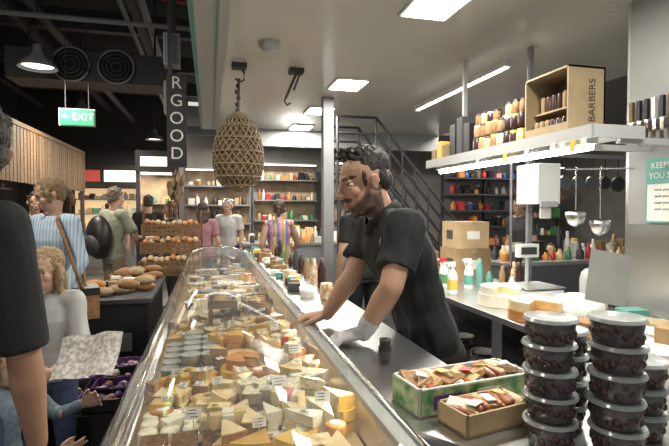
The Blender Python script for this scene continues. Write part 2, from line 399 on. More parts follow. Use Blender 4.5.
slab('steel_splashback',(2.345,-1,0),(2.359,2.29,1.42),'steel')
slab('trim_corner',(2.36,2.301,0),(2.5,2.32,2.7),'steel')
mb=MB(); mb.b2((1.17,5.0,0),(1.28,5.11,2.69),'grey'); mb.b2((1.13,4.96,0),(1.32,5.15,.05),'grey'); mb.obj('support_column')
mb=MB(); mb.b2((.1,7.2,2.45),(3.6,7.3,2.7),'lgrey')
for y in (8.0,9.0): mb.b2((-.6,y,2.85),(6,y+.12,3.05),'grey')
for x in (.6,1.8,3.0,4.4): mb.b2((x,7.3,3.05),(x+.12,10.15,3.2),'grey')
mb.obj('ceiling_beam')
for y in (1.0,2.6,4.45,5.7,6.9):
    g=group('ceiling_light_panel',(1.28,y,2.69)); mb=MB()
    mb.b2((1.12,y-.2,2.684),(1.44,y+.2,2.699),'white'); mb.b2((1.14,y-.18,2.68),(1.42,y+.18,2.686),'lamp'); mb.obj('panel',g)
    area('panel_light',(1.28,y,2.67),.28,.36,26 if y<5 else 25,g)
g=group('linear_ceiling_light',(2.3,4.3,2.66)); mb=MB(); mb.b2((2.27,3.4,2.64),(2.33,5.15,2.699),'white'); mb.b2((2.285,3.42,2.632),(2.315,5.13,2.641),'lamp'); mb.obj('batten',g)
area('batten_light',(2.3,4.3,2.62),.05,1.7,14,g)
mb=MB(); mb.lathe((.42,3.5,2.64),[(.02,0),(.06,.01),(.075,.03),(.075,.058)],'lgrey'); mb.obj('smoke_detector')
def bracket(x,y):
    mb=MB(); mb.b2((x-.06,y-.05,2.66),(x+.06,y+.05,2.699),'darkgrey'); mb.cyl((x,y,2.66),(x-.09,y,2.45),.012,.012,'darkgrey'); mb.cyl((x+.03,y,2.66),(x-.02,y,2.52),.01,.01,'darkgrey')
    mb.tube([(x-.09,y,2.46),(x-.1,y,2.42),(x-.08,y,2.39),(x-.05,y,2.41)],.008,'darkgrey'); return mb.obj('ceiling_hook')
bracket(.72,4.1)
# hanging woven net bag
g=group('hanging_net_bag',(.23,4.07,2.0)); mb=MB()
prof=[(.03,2.30),(.09,2.26),(.15,2.18),(.185,2.08),(.205,1.97),(.205,1.87),(.185,1.77),(.13,1.70),(.03,1.66)]
def pr(z):
    for (r0,z0),(r1,z1) in zip(prof,prof[1:]):
        if z1<=z<=z0: return r0+(r1-r0)*(z0-z)/(z0-z1)
    return .02
for sgn in (1,-1):
    for i in range(22):
        pts=[]
        for q in range(15):
            z=2.295-.63*q/14; a=2*math.pi*i/22+sgn*q*.17; r=pr(z); pts.append((.23+r*math.cos(a),4.07+r*math.sin(a),z))
        mb.tube(pts,.0065,'rope',5)
for r,z in prof:
    mb.tube([(.23+r*math.cos(a),4.07+r*math.sin(a),z) for a in [2*math.pi*q/24 for q in range(25)]],.008,'rope',5)
mb.lathe((.23,4.07,0),[(.02,1.68),(.115,1.71),(.173,1.78),(.192,1.87),(.192,1.97),(.172,2.08),(.135,2.18),(.07,2.24),(.01,2.26)],'wicker',20)
mb.obj('net',g); mb=MB(); mb.cyl((.23,4.07,2.27),(.24,4.07,2.58),.010,.010,'darkgrey')
for q in range(5): mb.ell((.23+R(-.01,.01),4.07,2.32+q*.05),(.02,.018,.022),'darkgrey',8,6)
mb.tube([(.24,4.07,2.69),(.28,4.07,2.63),(.28,4.07,2.57),(.24,4.07,2.55),(.21,4.07,2.58)],.009,'darkgrey')
mb.b2((.18,4.02,2.66),(.3,4.12,2.699),'darkgrey'); mb.obj('hanger',g)
# ================================================================ DISPLAY CASE
g=group('deli_display_case',(.06,3.0,0)); mb=MB()
Y0,Y1=.6,5.45
mb.b2((-.22,Y0,.06),(.415,Y1,.74),'steel_dark'); mb.b2((-.25,Y0,.74),(.415,Y1,.79),'steel'); mb.b2((-.30,Y0,.76),(-.235,Y1,.80),'chrome'); mb.b2((-.2,Y0,0),(.415,Y1,.06),'black')
mb.b2((.405,Y0,.79),(.418,Y1,1.0),'steel')
mb.b2((.365,Y0,1.012),(.404,Y1,1.03),'lgrey'); mb.b2((.37,Y0+.05,1.008),(.39,Y1-.05,1.012),'lampsoft')  # glowing strip under the rear rail, added to brighten the cheeses
mb.obj('body',g,.004)
for y in (1.7,3.1,4.6): area('case_fill_light',(.378,y,1.006),.015,1.3,1.3,g,(1,.88,.68),(0,math.radians(28),0))  # added fill lamps that lift and warm the cheese bed
prof=[(-.275,.80),(-.278,.86),(-.262,.93),(-.225,1.0),(-.165,1.055),(-.08,1.09),(.02,1.10),(.18,1.09),(.405,1.035)]
mb=MB()
for a,b in ((Y0,2.15),(2.16,3.8),(3.81,Y1)):
    mb.rings([[Vector((x,a,z)) for x,z in prof],[Vector((x,b,z)) for x,z in prof]],'glass',True,False,False)
mb.obj('curved_glass',g)
mb=MB()
mb.tube([(x,Y1,z) for x,z in prof],.012,'chrome'); mb.add([(x,Y1,z) for x,z in prof]+[(.4,Y1,.8)],[tuple(range(10))],'glass')
mb.cyl((-.275,Y0,.80),(-.275,Y1,.80),.010,.010,'chrome'); mb.cyl((.408,Y0,1.035),(.408,Y1,1.035),.007,.007,'chrome')
mb.obj('glass_frame',g)
mb=MB(); mb.add([(-.235,Y0,.80),(.40,Y0,.86),(.40,Y1,.86),(-.235,Y1,.80)],[(0,1,2,3)],'cardlight'); mb.obj('display_bed',g)
bed=lambda x:.80+.06*(x+.235)/.635
def wedge(mb,x,y,z,yaw,r,h,ang,paste,rind,tilt=0,roll=0):
    X=Matrix.Translation((x,y,z))@Euler((tilt,roll,yaw)).to_matrix().to_4x4()
    n=5; poly=[(-r*.5,0)]+[(r*math.cos(-ang/2+ang*i/n)-r*.5,r*math.sin(-ang/2+ang*i/n)) for i in range(n+1)]
    mb.prism(poly,0,h,paste,X)
    o=[(p[0]*1.02+.001,p[1]*1.02) for p in poly[1:]]; i_=[(p[0]*.93,p[1]*.93) for p in poly[1:]][::-1]
    mb.prism(o+i_,-.001,h+.001,rind,X)
def label(mb,x,y,z,yaw,w=.04,tilt=.9,bg='paper'):
    X=Matrix.Translation((x,y,z))@Euler((tilt,0,yaw)).to_matrix().to_4x4()
    mb.box((0,0,0),(w,w*.7,.001),bg,X=X)
    for k in range(3): mb.box((R(-.1,.1)*w,w*.2-k*w*.2,.001),(w*R(.4,.75),w*.05,.0006),'skinink',X=X)
mb=MB(); lab=MB()
kinds=[('cream','rind'),('cream2','rindorange'),('cheddar','rindyellow'),('cream','rindorange'),('cream2','rind'),('brie','brie'),('cream','rindyellow'),('wrap_label','rindyellow'),('wrap_label','cream2'),('cheddar','rindorange'),('cream','rindyellow'),('cream2','brie'),('rindyellow','cream'),('blue_cheese','rindgrey')]
y=1.0
while y<3.05:
    x=-.175+R(0,.03); kind=random.choice(kinds)
    while x<.36:
        skip=(y<1.42 and x<.04) or (1.95<y<2.5 and x<-.03) or (1.78<y<2.2 and .03<x<.22)
        if not skip:
            if random.random()<.55: kind=random.choice(kinds)
            pa,ri=kind
            st=random.choice([2,3,3]) if x>0 else random.choice([1,2,2])
            z=bed(x); yaw=R(-.5,.5)+random.choice([-1.57,-1.2,-1.9,-1.57,1.57]); typ=random.choice('wwwwwbbbrt')
            for s_ in range(st):
                h=R(.026,.042)
                if z+h>(.985 if x>.3 else 1.0): break
                if typ=='w': wedge(mb,x+R(-.012,.012),y+R(-.012,.012),z,yaw+R(-.4,.4),R(.09,.13),h,R(.5,.85),pa,ri,R(-.14,.14),R(-.14,.14))
                elif typ=='b':
                    mb.box((x,y,z+h/2),(R(.06,.10),R(.04,.055),h),pa,rz=yaw+R(-.3,.3)+1.57,rx=R(-.14,.14))
                    if random.random()<.5: mb.box((x,y,z+h/2),(R(.025,.035),.057,h*1.04),random.choice(['paper','rindyellow','plastic_label','yellow','red']),rz=yaw+1.57)
                elif typ=='r': r=R(.028,.04); mb.lathe((x+R(-.01,.01),y+R(-.01,.01),z),[(.001,0),(r*.92,0),(r,h*.15),(r,h*.85),(r*.92,h),(.001,h)],random.choice(['brie','brie',pa,ri,'rindorange']),16); mb.lathe((x,y,z+h),[(r*.55,0),(r*.55,.0015),(.001,.0016)],random.choice(['paper','rindyellow','plastic_label','yellow','paper']),12)
                else:
                    if s_==0: mb.lathe((x,y,z),[(.03,0),(.034,.004),(.036,.03),(.038,.034),(.03,.036),(.001,.034)],random.choice(['plastic_label','cream','rind','white','cheddar']),16); h=.036
                z+=h+.002
            if random.random()<.45: label(lab,x+R(-.02,.02),y-.02,z+.006,R(-.6,.6),R(.022,.036),R(-.1,.4),random.choice(['paper','paper','yellow','paper','paper']))
        x+=R(.058,.074)
    y+=R(.066,.078)
mb.obj('cheese_wedge_assortment',None,.002)
wb=MB()
for i in range(3):
    for j_ in range(4):
        for s_ in range(2 if j_<3 else 1):
            wb.lathe((-.175+i*.06,1.44+j_*.058,bed(-.1)+.001+s_*.031),[(.001,0),(.024,0),(.027,.004),(.027,.025),(.024,.03),(.001,.03)],'brie',18)
wb.obj('goat_cheese_rounds')
cb=MB()
for i in range(3):
    for k in range(16):
        cb.box((-.15+i*.08,1.19+k*.0125,bed(0)+.035),(.068,.006,.06),'cracker',rz=R(-.12,.12)+.05,rx=-.35)
cb.obj('cracker_stack')
def wheel(name,x,y,z,r,h,paste,rind,cut=0.6,yaw=0.,parent=None):
    mb=MB(); n=36; pts=([(0,0)] if cut>.01 else [])+[(r*math.cos(yaw+cut/2+(2*math.pi-cut)*i/n),r*math.sin(yaw+cut/2+(2*math.pi-cut)*i/n)) for i in range(n+(1 if cut>.01 else 0))]
    T=Matrix.Translation((x,y,z)); mb.prism(pts,0.001,h,rind,T)
    if cut>.01:
      for q in (pts[1],pts[-1]):
        a=Vector((0,0,.006)); b=Vector((q[0]*.96,q[1]*.96,.006)); d=Vector((0,0,h-.012)); nn=Vector((q[1],-q[0],0)).normalized()*(.0012 if q is pts[1] else -.0012)
        mb.add([a+nn,b+nn,b+d+nn,a+d+nn],[(0,1,2,3)],paste,False,T)
    return mb.obj(name,parent,.004)
wheel('soft_cheese_wheel',.12,1.9,bed(.1)+.002,.085,.055,'cream2','rindyellow',.9,-1.6)
wheel('soft_cheese_wheel',.12,2.1,bed(.1)+.002,.075,.05,'cheddar','cream',.8,-1.2)
wheel('soft_cheese_wheel',.12,1.9,bed(.1)+.058,.065,.04,'cream','rindorange',.9,-1.)
def tub(mb,x,y,z,r=.04,h=.05,content='cream2',lid='lid'):
    mb.lathe((x,y,z),[(r*.82,0),(r*.85,.002),(r,h*.92)],'plastic',20,cap=True)
    mb.lathe((x,y,z+.002),[(.001,0),(r*.80,0),(r*.93,h*.8),(.001,h*.83)],content,18)
    mb.lathe((x,y,z),[(r*1.0,h*.88),(r*1.06,h*.9),(r*1.06,h*.99),(r*.98,h),(r*.9,h*.975),(.001,h*.975)],lid,22)
tb=MB()
for i in range(3):
    for j_ in range(5):
        for s_ in range(2 if i else 1): tub(tb,-.16+i*.08,2.04+j_*.09,bed(-.1)+s_*.052,.037,.05,random.choice(['cream2','yellow','green','brie','cheddar']))
tb.obj('dip_tub_stack')
fb=MB()
for i in range(70):
    x=R(-.15,.33); y=R(3.12,5.3)
    if random.random()<.5: tub(fb,x,y,bed(x),R(.04,.055),R(.05,.08),random.choice(['cream','red','olive','brie','green','cheddar']),random.choice(['lid','lid','white']))
    else: fb.box((x,y,bed(x)+.03),(R(.08,.14),R(.06,.1),R(.04,.07)),random.choice(['cream2','brie','kraft','cheddar','paper']),rz=R(-.3,.3))
fb.obj('antipasto_selection')
wb=MB()
for (x,y) in ((.24,2.62),(.06,2.66)):
    wb.b2((x-.075,y-.1,.99),(x+.075,y+.1,1.0),'wood')
    for s_ in (-1,1): wb.b2((x-.075,y+s_*.1-.005,1.0),(x+.075,y+s_*.1+.005,1.03),'wood'); wb.b2((x+s_*.07-.005,y-.1,1.0),(x+s_*.07+.005,y+.1,1.03),'wood'); wb.b2((x+s_*.06-.01,y-.09,.86),(x+s_*.06+.01,y+.09,.99),'wood')
    for k in range(5): wb.box((x+R(-.03,.03),y-.07+k*.035,1.015),(.06,.02,.022),'cheddar',rz=R(-.3,.3))
wb.obj('wooden_serving_tray')
for (x,y,z) in ((.02,1.62,.94),(.2,1.45,.98),(-.12,1.85,.90),(.3,1.75,.99),(.1,2.35,.96),(.27,2.1,.99),(-.05,1.42,.92),(.0,2.9,.95),(.25,2.95,.99),(.12,1.25,.95),(.3,1.3,.98),(.05,2.2,.94)):
    label(lab,x,y,z,R(-.3,.3),R(.035,.05),1.0); lab.cyl((x,y+.005,z-.1),(x,y+.002,z),.0015,.0015,'white',6)
lab.obj('price_label_cards')
# ================================================================ SERVICE COUNTER
g=group('service_counter',(.6,2.5,0)); mb=MB()
poly=[(.42,5.5),(.42,.98),(.50,.865),(.60,.78),(.60,.42),(1.5,.42),(1.5,1.26),(.71,1.26),(.71,5.5)]
mb.prism(poly[::-1],.985,1.02,'steel'); mb.obj('worktop',g,.004)
mb=MB(); ip=[(.425,5.45),(.425,1.06),(.62,.83),(.62,.45),(1.46,.45),(1.46,1.22),(.68,1.22),(.68,5.45)]
mb.prism(ip[::-1],0,.985,'steel_dark'); mb.obj('cabinet',g)
mb=MB(); mb.lathe((.53,1.42,1.021),[(.019,0),(.021,.004),(.021,.05),(.017,.056),(.018,.06),(.018,.075),(.001,.076)],'black',20); mb.lathe((.53,1.42,1.035),[(.0215,0),(.0215,.025)],'darkgrey',20,cap=False); mb.obj('pepper_jar')
mb=MB()
for i in range(32):
    y=2.72+i*.085; x=R(.465,.56); h=R(.02,.09)
    mb.box((x,y,1.022+h/2),(R(.05,.08),R(.05,.08),h),random.choice(['lgrey','paper','yellow','cream2','darkgrey','kraft','white','teal','card','rind']),rz=R(-.4,.4))
mb.obj('wrapped_packages',None,.004)
mb=MB()
for i in range(11):
    y=2.9+i*.23; x=.665; h=R(.1,.2); mb.lathe((x,y,1.021),[(.024,0),(.026,.005),(.026,h*.6),(.013,h*.8),(.013,h),(.001,h)],random.choice(['olive','plastic_label','green','card','darkgrey']),12)
mb.obj('counter_bottles')
mb=MB(); mb.lathe((.6,2.5,1.021),[(.03,0),(.035,.005),(.035,.08),(.03,.09),(.001,.09)],'plastic_label',18); mb.lathe((.52,2.62,1.021),[(.04,0),(.045,.05),(.047,.052),(.04,.01),(.001,.01)],'white',18); mb.lathe((.6,2.32,1.021),[(.025,0),(.028,.005),(.028,.05),(.02,.06),(.001,.06)],'card',18); mb.obj('sample_bowl')
def openbox(mb,x,y,z,sx,sy,h,m,rz,t=.006,inner='cardlight'):
    X=Matrix.Translation((x,y,z))@Matrix.Rotation(rz,4,'Z')
    mb.box((0,0,t/2),(sx,sy,t),inner,X=X)
    for s_ in (-1,1):
        mb.box((s_*(sx/2-t/2),0,h/2),(t,sy,h),m,X=X); mb.box((0,s_*(sy/2-t/2),h/2),(sx,t,h),m,X=X)
    return X
def packets(mb,X,sx,sy,z,n,ps=.35):
    for i in range(n):
        x=-sx/2+.02+(sx-.04)*i/(n-1); k_=random.random()
        if k_<ps:
            for s_ in (-1,0,1):
                p=X@Vector((x+s_*.008,R(-.004,.004),z+R(0,.008))); q=X.to_3x3()@Vector((R(-.012,.012),sy*.33,0)); mb.chain([p-q,p+Vector((0,0,.004)),p+q],[.007,.0085,.007],random.choice(['sausage','sausage','rindorange']),8)
        else: mb.box((x,R(-.02,.02),z),(R(.03,.055),sy*R(.4,.65),.014),random.choice(['plastic_label','cream2','kraft','white','cracker','wrap_label','cream']),rz=R(-.6,.6),rx=R(-.3,.3),ry=R(-.6,.6),X=X)
        if i%3==1: mb.box((x,R(-.02,.02),z+.016),(.028,.03,.002),random.choice(['paper','yellow','paper','red']),rz=R(-.6,.6),rx=R(-.2,.2),ry=R(-.2,.2),X=X)
g=group('grape_print_carton',(.62,1.1,1.02)); mb=MB(); X=openbox(mb,.618,1.098,1.021,.33,.13,.066,'paper',.13)
mb.box((0,-.0665,.034),(.32,.002,.058),'grapebox',X=X); mb.box((-.1665,0,.034),(.002,.12,.058),'grapebox',X=X)
mb.box((-.09,-.068,.032),(.08,.001,.032),'purple',X=X); mb.box((.03,-.068,.038),(.07,.001,.02),'paper',X=X)
mb.obj('carton',g); mb=MB(); packets(mb,X,.31,.12,.058,14,.15); packets(mb,X,.3,.12,.042,12,.3); mb.obj('wrapped_packets',g,.001)
g=group('sausage_tray',(.60,.96,1.02)); mb=MB(); X=openbox(mb,.600,.962,1.021,.19,.10,.048,'cardlight',.2); mb.obj('tray',g); mb=MB(); packets(mb,X,.17,.085,.043,9,.6); packets(mb,X,.17,.085,.03,9,.5); mb.obj('packets',g,.001)
def stack(x,y,n,r=.050,h=.054,z=1.021):
    mb=MB()
    for i in range(n):
        ox,oy=R(-.003,.003),R(-.003,.003); zz=z+i*h
        mb.lathe((x+ox,y+oy,zz),[(r*.84,0),(r*.86,.002),(r*.98,h*.84)],'plastic',28)
        mb.lathe((x+ox,y+oy,zz+.002),[(.001,0),(r*.80,0),(r*.92,h*.76),(.001,h*.80)],'olive',24)
        for k in range(22):
            a=2*math.pi*k/22; mb.ell((x+ox+r*.84*math.cos(a),y+oy+r*.84*math.sin(a),zz+h*R(.2,.65)),(.008,.008,.009),'olive',8,6)
            mb.ell((x+ox+r*R(.1,.75)*math.cos(a*2.3),y+oy+r*R(.1,.75)*math.sin(a*2.3),zz+h*.80),(.009,.009,.007),'olive',8,6)
        mb.lathe((x+ox,y+oy,zz),[(r*.99,h*.83),(r*1.07,h*.86),(r*1.08,h*.90),(r*1.02,h*.91),(r*1.04,h*.99),(r*.97,h),(r*.93,h*.95),(.001,h*.945)],'lid',30)
    return mb.obj('olive_tub_stack')
stack(.675,.845,5,h=.0525); stack(.780,.782,5,h=.054); stack(.762,.912,4); stack(.89,.83,3)
g=group('handwritten_price_sign',(.85,.87,1.02)); mb=MB()
X=Matrix.Translation((.842,.87,1.352))@Euler((math.radians(80),math.radians(10),math.radians(-25))).to_matrix().to_4x4()
mb.box((0,0,0),(.084,.114,.0015),'paper',X=X); mb.cyl((.848,.885,1.021),(.845,.875,1.33),.0025,.0025,'white',8); mb.obj('card',g)
for i,(t,sz) in enumerate((('DUCHESS',.012),('Canola',.016),('Calamata',.016),('olives',.016),('$ 6',.022))):
    o=text(t,sz,(0,0,0),(0,0,0),'skinink',g); o.matrix_local=Matrix.Translation(-Vector(g.location))@X@Matrix.Translation((0,.042-.021*i,.0015)); o.matrix_parent_inverse=Matrix()
# ================================================================ BACK COUNTER
g=group('back_counter',(1.9,2.6,0)); mb=MB(); mb.b2((1.52,1.34,.885),(2.33,4.6,.92),'steel'); mb.obj('worktop',g,.004)
mb=MB(); mb.b2((1.56,1.38,.5),(2.33,4.55,.53),'steel'); mb.b2((1.56,1.38,.14),(2.33,4.55,.17),'steel'); mb.b2((2.2,1.38,.17),(2.33,4.55,.885),'darkgrey')
for y in (1.4,2.4,3.4,4.5): mb.b2((1.56,y,.101),(1.6,y+.04,.885),'steel')
mb.obj('shelves',g)
mb=MB()
for i in range(9):
    x,y=R(1.68,1.75),1.6+i*.3
    for k in range(random.randint(3,7)): mb.lathe((x,y,.531+k*.014),[(.03,0),(.05,.003),(.085,.018),(.087,.018),(.05,.006),(.001,.005)],random.choice(['white','lgrey','steel']),20)
mb.obj('stacked_bowls')
wheel('cheese_wheel',1.68,2.22,.921,.14,.05,'cheddar','rindorange',.0001)
wheel('cheese_wheel',1.68,2.22,.972,.135,.05,'cream','cream2',1.2,-1.8)
wheel('cheese_wheel',1.72,2.60,.921,.13,.07,'cream2','brie',.0001)
wheel('cheese_wheel',1.72,2.60,.992,.12,.045,'cream2','brie',.9,-2.)
mb=MB(); mb.lathe((2.0,2.28,.921),[(.001,0),(.14,0),(.15,.02),(.14,.06),(.11,.09),(.06,.105),(.001,.107)],'paper',28); mb.obj('paper_wrapped_cheese')
mb=MB(); mb.box((1.70,1.86,.93),(.2,.16,.018),'wood',rz=.2); mb.box((1.70,1.86,.965),(.15,.1,.05),'rind',rz=.3)
for k in range(6): mb.box((1.64+k*.02,1.80,.955),(.006,.05,.04),'cracker',rz=.2,ry=.3)
mb.obj('cutting_board',None,.003)
g=group('deli_scale',(2.1,2.7,.92)); mb=MB(); mb.b2((1.92,2.60,.925),(2.18,2.86,.99),'whitegloss'); mb.b2((1.91,2.59,1.0),(2.19,2.87,1.01),'steel'); mb.b2((2.04,2.72,.99),(2.06,2.74,1.0),'steel')
for a in (1.94,2.14):
    for b in (2.62,2.82): mb.b2((a,b,.9205),(a+.02,b+.02,.926),'black')
mb.cyl((2.08,2.84,.99),(2.08,2.84,1.2),.012,.012,'lgrey'); mb.b2((2.0,2.82,1.18),(2.16,2.86,1.27),'whitegloss'); mb.b2((2.02,2.815,1.2),(2.14,2.82,1.25),'darkgrey'); mb.obj('scale',g,.005)
def spray(x,y,z,m,lab_):
    mb=MB(); mb.lathe((x,y,z),[(.032,0),(.035,.01),(.035,.12),(.026,.15),(.012,.17),(.012,.19)],m,20); mb.lathe((x,y,z),[(.0355,.03),(.0355,.1)],lab_,20,cap=False)
    mb.box((x-.012,y,z+.205),(.06,.02,.03),'red' if lab_=='green' else 'white'); mb.cyl((x-.04,y,z+.208),(x-.055,y,z+.208),.006,.005,'white'); mb.box((x-.028,y,z+.175),(.008,.012,.035),'white',ry=-.3)
    mb.obj('spray_bottle')
spray(1.7,3.3,.921,'white','green'); spray(1.85,3.2,.921,'white','teal'); spray(1.62,3.02,.921,'whitegloss','yellow')
def carton(x,y,z,sx,sy,h,rz=0,m='card',name='cardboard_box'):
    mb=MB(); mb.box((x,y,z+h/2),(sx,sy,h),m,rz=rz)
    mb.box((x,y,z+h+.0008),(sx*.99,.05,.0015),'kraft',rz=rz); X=Matrix.Translation((x,y,z))@Matrix.Rotation(rz,4,'Z')
    mb.box((0,-sy/2-.0006,h*.5),(sx*.4,.001,h*.3),'paper',X=X); mb.box((-sx/2-.0006,0,h*.5),(.001,sy*.4,h*.35),'skinink',X=X)
    mb.box((0,-sy/2-.0006,h*.93),(.05,.001,h*.12),'kraft',X=X)
    return mb.obj(name,None,.003)
carton(2.1,3.7,.921,.3,.3,.26,.05); carton(2.1,3.7,1.183,.28,.3,.22,-.05,'cardlight')
carton(1.9,4.2,.921,.25,.3,.2,.1,'kraft')
mb=MB()
for i in range(11):
    x=R(1.58,1.70); h=R(.05,.15); y=3.45+i*.09; mb.lathe((x,y,.921),[(.03,0),(.032,.004),(.032,h*.7),(.018,h*.85),(.018,h),(.001,h)],random.choice(['plastic_label','yellow','white','green','orange']),14)
mb.obj('condiment_bottles')
mb=MB()
for i in range(8):
    x,y=R(1.9,2.18),2.98+i*.05; h=R(.08,.22); mb.lathe((x,y,.921),[(.024,0),(.026,.004),(.026,h*.65),(.014,h*.85),(.014,h),(.001,h)],random.choice(['olive','plastic_label','white','card','teal']),12)
mb.obj('oil_bottles')
mb=MB(); mb.box((1.8,1.58,.928),(.24,.18,.012),'paper',rz=.3); mb.box((2.07,1.80,.94),(.2,.26,.035),'white',rz=-.1); mb.box((2.05,1.82,.965),(.14,.18,.012),'kraft',rz=.3)
for i in range(5): mb.box((1.60+i*.05,2.03-.02*(i%2),.93+.004*i),(.07,.04,.015),random.choice(['kraft','paper','lgrey','cream2']),rz=R(-.3,.3))
mb.box((1.93,1.62,.96),(.16,.12,.08),'card',rz=.4); mb.box((1.9,1.98,.945),(.14,.1,.045),'whitegloss',rz=.2); mb.box((2.15,2.06,.95),(.12,.1,.06),'teal',rz=-.2)
mb.obj('wrapping_paper_stack')
mb=MB(); mb.b2((2.06,1.36,.921),(2.3,1.6,1.10),'grey'); mb.b2((2.08,1.355,.95),(2.28,1.36,1.07),'darkgrey'); mb.obj('vacuum_sealer',None,.01)
# ================================================================ WALL SHELF
g=group('overhead_shelf',(1.9,2.6,1.86)); mb=MB(); mb.b2((1.7,1.86,1.85),(1.99,3.6,1.88),'white'); mb.b2((1.69,1.86,1.835),(1.705,3.6,1.895),'lgrey'); mb.b2((1.7,1.85,1.835),(1.99,1.865,1.895),'lgrey')
mb.b2((1.97,3.5,1.86),(2.0,3.53,2.695),'lgrey'); mb.b2((1.9,2.15,1.82),(2.355,2.18,1.85),'lgrey'); mb.b2((1.9,1.90,1.82),(2.355,1.93,1.85),'lgrey')
mb.obj('shelf_board',g); mb=MB(); mb.b2((1.73,1.92,1.815),(1.79,3.5,1.85),'white'); mb.cyl((1.76,1.93,1.80),(1.76,3.48,1.80),.016,.016,'lamp'); mb.obj('tube_lamp',g)
area('tube_light',(1.76,2.7,1.78),.05,1.5,9,g)
mb=MB()
for y,m_ in ((1.88,'paper'),(1.95,'yellow'),(2.02,'paper'),(2.09,'paper'),(2.3,'paper'),(2.5,'yellow'),(2.8,'paper')): mb.b2((1.684,y,1.78),(1.686,y+.035,1.835),m_)
mb.obj('shelf_tags',g)
g=group('wooden_gift_crate',(1.82,2.2,1.88)); mb=MB()
x0,x1,y0,y1,z0,z1=1.72,1.94,2.04,2.38,1.881,2.22
mb.b2((x0,y0,z0),(x1,y0+.01,z1),'kraft'); mb.b2((x0,y1-.01,z0),(x1,y1,z1),'kraft'); mb.b2((x1-.01,y0,z0),(x1,y1,z1),'kraft'); mb.b2((x0,y0,z0),(x1,y1,z0+.01),'kraft'); mb.b2((x0,y0,z1-.01),(x1,y1,z1),'kraft'); mb.b2((x0+.05,y0+.01,z0+.14),(x1,y1-.01,z0+.15),'kraft')
mb.b2((x0,y0+.01,z0+.01),(x0+.008,y1-.01,z0+.06),'kraft')
for k in range(7):
    y=y0+.035+k*.043; mb.lathe((x0+.05,y,z0+.011),[(.018,0),(.018,.08),(.014,.09),(.001,.09)],random.choice(['card','olive','card']),12); mb.lathe((x0+.09,y,z0+.151),[(.018,0),(.018,.08),(.014,.09),(.001,.09)],random.choice(['card','olive','plastic_label']),12)
mb.obj('crate',g); text('BARBERS',.055,(1.86,2.038,2.05),(math.pi/2,-math.pi/2,0),'skinink',g)
def jar(mb,x,y,z,r,h,c,l): mb.lathe((x,y,z),[(r*.95,0),(r,.005),(r,h*.75),(r*.8,h*.85)],c,16); mb.lathe((x,y,z),[(r*.86,h*.84),(r*.86,h),(.001,h)],l,16)
mb=MB()
for i in range(8):
    for j_ in range(2): jar(mb,1.745+j_*.085,2.44+i*.068,1.881,.031,R(.085,.1),random.choice(['card','cream','olive','rind','plastic_label']),random.choice(['white','yellow','black']))
    for j_ in range(2): jar(mb,1.75+j_*.08,2.44+i*.068,1.985,.03,.08,random.choice(['rind','cream','card','olive']),random.choice(['white','yellow','black']))
    if i!=3: jar(mb,1.76,2.44+i*.068,2.068,.028,R(.06,.085),random.choice(['rind','cream','olive','card']),random.choice(['white','black']))
mb.obj('preserve_jars')
mb=MB()
for i in range(3): mb.b2((1.73,3.0+i*.1,1.881),(1.95,3.08+i*.1,2.14+R(-.04,.03)),['black','darkgrey','black'][i])
for i in range(3): mb.b2((1.72,3.31+i*.09,1.881),(1.9,3.38+i*.09,2.0+R(-.04,.03)),['card','yellow','card'][i])
mb.obj('boxed_crackers',None,.003)
g=group('knife_rack',(2.3,2.1,1.85)); mb=MB(); mb.b2((2.337,1.95,1.95),(2.359,2.29,1.99),'darkgrey')
for i in range(7):
    y=1.97+i*.048; L=R(.10,.15); z=2.0; mb.add([(2.334,y-.012,z),(2.334,y+.012,z),(2.334,y+.012,z-L*.8),(2.334,y-.012,z-L),(2.330,y-.012,z),(2.330,y+.012,z),(2.330,y+.012,z-L*.8),(2.330,y-.012,z-L)],[(0,1,2,3),(7,6,5,4),(0,3,7,4),(1,5,6,2),(3,2,6,7)],'chrome')
    mb.box((2.332,y,2.055),(.02,.022,.11),random.choice(['yellow','black','white','black','wood']))
mb.obj('rack',g)
g=group('safety_notice_sign',(2.34,2.05,1.6)); mb=MB(); mb.b2((2.345,1.9,1.43),(2.359,2.17,1.78),'teal'); mb.b2((2.343,1.91,1.44),(2.345,2.16,1.64),'paper'); mb.obj('board',g)
text('KEEPING',.045,(2.343,2.05,1.74),(math.pi/2,0,-math.pi/2),'white',g); text('YOU SAFE',.045,(2.343,2.05,1.685),(math.pi/2,0,-math.pi/2),'white',g)
for i in range(4): text('wash your hands',.022,(2.342,2.04,1.61-.035*i),(math.pi/2,0,-math.pi/2),'skinink',g)
g=group('hanging_ladles',(2.1,2.5,1.7)); mb=MB(); mb.cyl((2.03,2.42,1.74),(2.358,2.265,1.74),.006,.006,'chrome')
for i,(x,y,dz) in enumerate(((2.08,2.396,0),(2.2,2.34,.05))):
    mb.tube([(x,y,1.755),(x,y-.012,1.74),(x,y,1.725),(x,y,1.5-dz)],.004,'chrome'); mb.lathe((x,y,1.40-dz),[(.008,0),(.04,.02),(.055,.06),(.057,.09),(.053,.09),(.036,.025),(.001,.01)],'steel',18)
mb.obj('ladles',g)
g=group('paper_towel_dispenser',(2.25,2.95,1.55)); mb=MB(); mb.b2((2.16,2.84,1.54),(2.34,3.08,1.82),'whitegloss'); mb.b2((2.18,2.835,1.52),(2.32,2.85,1.56),'lgrey'); mb.b2((2.21,2.88,1.44),(2.3,2.89,1.54),'paper'); mb.b2((2.26,3.08,.921),(2.30,3.11,2.69),'grey'); mb.obj('dispenser',g,.01)
mb=MB(); mb.lathe((2.24,2.45,.921),[(.05,0),(.06,.01),(.06,.16),(.05,.2),(.03,.22),(.001,.22)],'lgrey',20); mb.obj('cleaning_canister')
